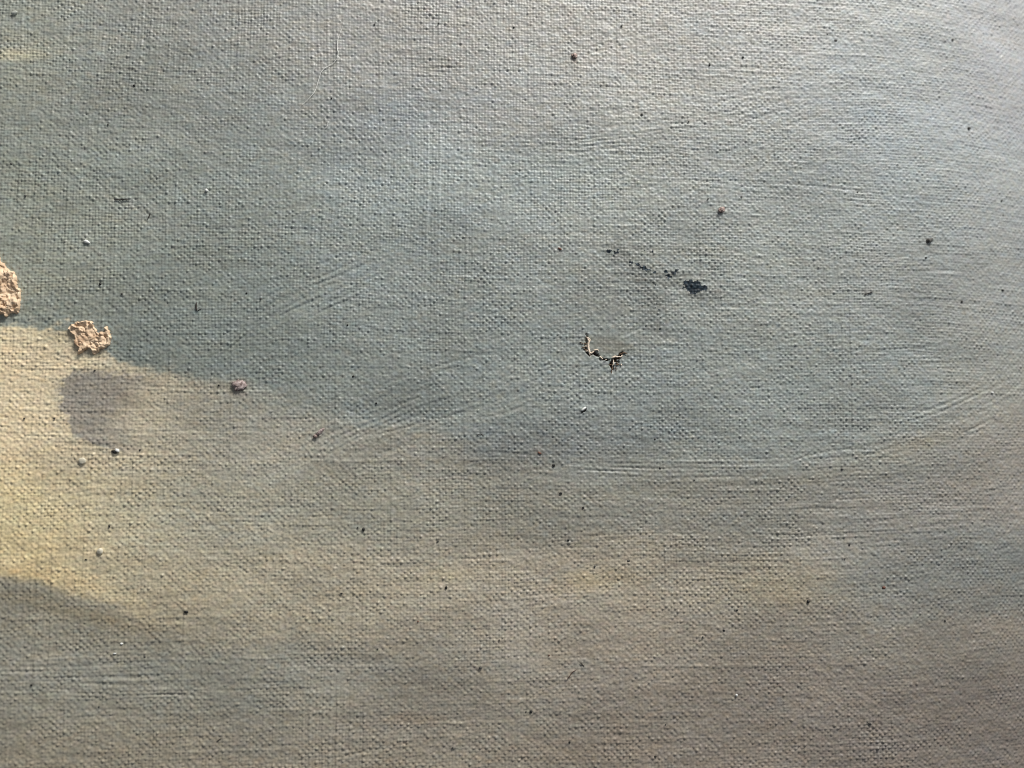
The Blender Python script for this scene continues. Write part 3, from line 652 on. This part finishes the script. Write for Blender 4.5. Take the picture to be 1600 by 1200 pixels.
SP = 'dark specks scattered over the canvas'
specks = [
 (210, 134, 2.4, 2.0, black, 'black speck in the upper left sky beside a brownish cloud'),
 (169, 195, 2.0, 1.5, greyd, 'faint dark speck below left of the upper left brownish cloud'),
 (1109, 101, 1.9, 3.4, black, 'upright black speck, left one of the pair at the upper right'),
 (1161, 89, 2.3, 2.0, black, 'black speck, right one of the pair at the upper right'),
 (1527, 192, 3.4, 3.0, greyd, 'large dark speck near the right edge of the sky'),
 (1499, 53, 2.8, 2.2, greyd, 'dark speck in the top right corner of the sky'),
 (1306, 63, 3.0, 2.0, greyd, 'flat grey speck under the top edge, right of the pair of black specks'),
 (1293, 53, 2.2, 1.8, greyd, 'small grey speck above left of the flat grey speck at the top'),
 (568, 827, 2.6, 3.0, black, 'black speck in the middle of the left-hand tan ground'),
 (559, 824, 1.6, 1.6, greyd, 'tiny grey speck just left of the black speck in the tan ground'),
 (684, 846, 2.4, 1.7, greyd, 'grey speck right of the black speck in the tan ground'),
 (865, 727, 2.8, 2.8, black, 'black speck on the horizontal brush lines under the blue-grey shade'),
 (876, 771, 2.9, 2.0, black, 'black oblong speck below the horizontal brush lines'),
 (911, 793, 2.1, 2.0, black, 'black speck right of the oblong speck in the grey-tan ground'),
 (888, 844, 2.2, 1.8, black, 'black speck above the beige patch at the centre bottom'),
 (929, 885, 2.2, 2.0, greyd, 'grey speck on the ochre patch at the centre bottom'),
 (982, 876, 2.6, 2.0, greyd, 'brownish grey speck right of the ochre patch'),
 (697, 918, 1.9, 2.6, black, 'upright black speck in the warm beige ground left of centre'),
 (534, 927, 2.2, 1.6, black, 'small black speck in the beige ground left of the upright speck'),
 (291, 956, 3.6, 2.4, black, 'largest black speck in the lower left, just above the dark ground'),
 (830, 1112, 2.6, 2.4, black, 'round black speck near the bottom centre'),
 (822, 1112, 1.4, 1.4, greyd, 'tiny grey speck touching the left of the round bottom speck'),
 (1262, 940, 2.8, 3.0, black, 'black speck on the ochre patch at the lower right'),
 (1381, 918, 3.2, 2.6, rust, 'reddish dark speck right of the ochre patch at the lower right'),
 (1481, 971, 2.2, 1.7, greyd, 'dark speck under the grey stroke at the right edge'),
 (1152, 953, 2.2, 1.8, greyd, 'dark speck left of the black speck on the ochre patch'),
 (1131, 985, 2.6, 1.6, black, 'flat black speck at the upper rim of the brown ground'),
 (1098, 995, 1.7, 1.6, greyd, 'small grey speck left of the flat black speck at the brown ground'),
 (1327, 851, 2.0, 2.2, black, 'black speck in the grey-tan ground on the right, upper one of two'),
 (1320, 873, 1.6, 1.5, greyd, 'grey speck just below the right-hand ground speck'),
 (157, 444, 2.2, 2.2, black, 'black speck in the grey sky above the star-shaped crust'),
 (191, 459, 1.9, 1.8, greyd, 'grey speck right of the black speck above the star-shaped crust'),
 (1513, 468, 2.5, 2.3, greyd, 'grey speck in the pale grey paint on the right'),
 (1590, 446, 2.8, 1.7, black, 'dark oblong speck at the right edge of the canvas'),
 (1450, 401, 2.4, 1.4, black, 'thin dark speck below the grey-brown crumb on the right'),
 (1003, 179, 2.5, 2.0, greyd, 'grey speck in the brush lines above the blue spatter'),
 (1076, 190, 2.0, 1.6, greyd, 'small speck right of the grey speck in the upper brush lines'),
 (1106, 311, 2.0, 2.0, black, 'black speck left above the angular brown crumb'),
 (1158, 308, 2.2, 2.2, greyd, 'grey speck right above the angular brown crumb'),
 (1340, 300, 1.8, 1.8, greyd, 'grey speck alone in the right-hand sky'),
 (552, 588, 2.1, 2.1, black, 'round black speck in the middle of the left-hand sky'),
 (385, 458, 1.8, 1.6, black, 'small black speck at the upper end of the slanting brush lines'),
 (408, 467, 1.6, 1.6, greyd, 'tiny speck right of the black speck at the slanting brush lines'),
 (543, 508, 1.7, 1.7, black, 'tiny black speck right of the slanting brush lines'),
 (588, 630, 2.0, 1.8, black, 'black speck inside the grey tail of the sky'),
 (585, 38, 2.0, 2.2, greyd, 'grey speck near the top edge, right of the white hair'),
 (685, 37, 1.9, 1.8, greyd, 'grey speck near the top edge, two hand-widths of weave right of the hair'),
 (803, 43, 1.9, 2.0, black, 'black speck near the top edge, left of the brown crumb'),
 (971, 41, 2.2, 1.8, greyd, 'grey speck near the top edge, right of the brown crumb'),
 (518, 154, 1.8, 2.2, black, 'black speck just under the white hair'),
 (50, 1070, 2.4, 1.8, black, 'black speck in the blue-grey band at the lower left'),
 (155, 1104, 1.9, 1.6, greyd, 'grey speck under the blue-grey band at the lower left'),
 (226, 1026, 2.2, 2.0, greyd, 'grey speck in the dark ground, right of the thin white grain'),
 (135, 874, 2.2, 1.4, black, 'flat black speck below left of the lower straw bead'),
 (219, 703, 1.8, 1.8, black, 'black speck right of the white fleck on the plum-grey dab'),
 (85, 654, 1.6, 1.6, black, 'tiny black speck left of the plum-grey dab'),
 (148, 579, 2.2, 1.4, black, 'flat black speck on the upper rim of the plum-grey dab'),
 (38, 654, 2.0, 1.8, black, 'black speck in the yellow paint at the left edge'),
 (171, 822, 1.6, 1.8, black, 'tiny black speck above the lower straw bead'),
 (342, 602, 2.0, 1.4, black, 'black speck left of the round plum-brown crumb'),
 (751, 1043, 3.0, 2.2, greyd, 'grey twin speck in the lower centre ground'),
 (590, 1014, 1.9, 1.5, greyd, 'grey speck in the ground left of the twin speck'),
 (890, 1160, 1.9, 2.0, black, 'black speck at the bottom edge right of the round bottom speck'),
 (707, 1168, 1.9, 1.7, greyd, 'grey speck at the bottom edge left of the round bottom speck'),
 (1024, 1182, 2.1, 1.9, black, 'black speck at the bottom edge, second right of the round bottom speck'),
 (1040, 1132, 1.5, 1.4, greyd, 'tiny grey speck above the right-hand bottom-edge speck'),
 (858, 1024, 1.9, 1.2, rust, 'reddish speck in the brown ground below the ochre patch'),
 (653, 971, 1.6, 1.6, rust, 'reddish speck in the beige ground below the upright speck'),
 (1032, 731, 2.4, 2.0, greyd, 'grey speck on the long horizontal brush lines'),
 (1316, 733, 2.6, 1.6, greyd, 'grey speck right of the slanting furrow in the ground'),
 (1024, 686, 2.0, 2.0, greyd, 'dark speck above the horizontal brush lines'),
 (1589, 302, 2.0, 2.0, greyd, 'small dark speck touching the right edge of the sky'),
 (1592, 325, 1.6, 1.6, greyd, 'fainter dark speck just below the one touching the right edge'),
 (875, 389, 4.0, 1.6, rust, 'reddish fleck left of the blue spatter'),
 (843, 708, 4.2, 1.6, rust, 'reddish fleck above the black speck at the horizontal brush lines'),
 (40, 306, 2.0, 2.0, greyd, 'dark speck near the left edge of the sky'),
 (18, 256, 1.8, 1.6, greyd, 'small speck above the dark speck at the left edge of the sky'),
 (780, 1000, 1.5, 1.5, greyd, 'tiny grey speck above the twin speck in the lower ground'),
 (1358, 1130, 2.6, 2.2, greyd, 'faint brown speck in the lower right ground'),
 (1085, 750, 1.6, 1.3, greyd, 'tiny speck under the long horizontal brush lines'),
]
for (px, py, rx, ry, mt, lb) in specks:
    grain('red_fleck' if mt is rust else ('black_speck' if mt is black else 'grey_speck'), px, py, rx * 0.88, ry * 0.88, min(rx, ry) * 0.6, mt, lb, 'speck',
          random.uniform(-20, 20) if rx < 4 else (-30 if px < 880 else 40), 2 if max(rx, ry) > 2.4 else 1, 0.16, SP, 0.42)

hair = material('pale_hair', (0.82, 0.80, 0.74), 0.4, 0, 0, 0.04)
o = tube('hair', [(538, 33), (534, 46), (530, 56), (527.5, 64), (527, 74), (528.5, 84), (527, 92), (522, 98), (514, 103), (506, 108), (501, 115), (498, 125), (495, 136), (491, 146), (481, 157), (470, 166)],
         0.00006, hair, lift=0.00014, origin=True)
tag(o, 'long fine pale hair curling down from the top edge', 'hair')
o = tube('hair', [(513, 190), (512, 196), (510, 201), (507, 199)], 0.00006, hair, lift=0.0001, origin=True)
tag(o, 'short pale hair end below the long curling hair', 'hair')
fib = material('dark_fibre', (0.035, 0.028, 0.022), 0.7, 0, 0, 0.3)
FB = 'dark fibres caught on the canvas'
for pts, rd, mt, lb in [
    ([(178, 311.5), (188, 312), (196, 311.5), (202, 312.5)], .00009, fib, 'level dark fibre in the upper left sky'),
    ([(307, 472), (306.5, 480), (308, 486)], .00015, fib, 'hooked dark fibre left of the slanting brush lines'),
    ([(308, 486), (315, 482)], .00007, fib, 'thin side strand of the hooked dark fibre'),
    ([(1349, 461), (1356, 458.5), (1364, 456)], .00010, fib, 'short slanting dark fibre in the right-hand sky'),
    ([(885, 1062), (890, 1056), (894, 1050), (901, 1046)], .00007, material('brown_fibre', (0.09, 0.045, 0.03), 0.7), 'curved brown fibre in the lower centre ground'),
    ([(906, 1035), (913, 1041)], .00008, fib, 'tiny dark fibre right above the curved brown fibre'),
    ([(232, 336), (235, 334), (230, 343)], .00008, fib, 'small crooked dark fibre below the level fibre'),
    ([(338, 1159), (342, 1156), (346, 1154)], .00008, fib, 'small dark fibre near the bottom left'),
    ([(744, 680), (752, 678), (757, 682)], .00006, fib, 'thin bent fibre on the grey shade at the centre'),
]:
    o = tube('fibre', pts, rd, mt, lift=0.00005, origin=True); tag(o, lb, 'fibre', FB)
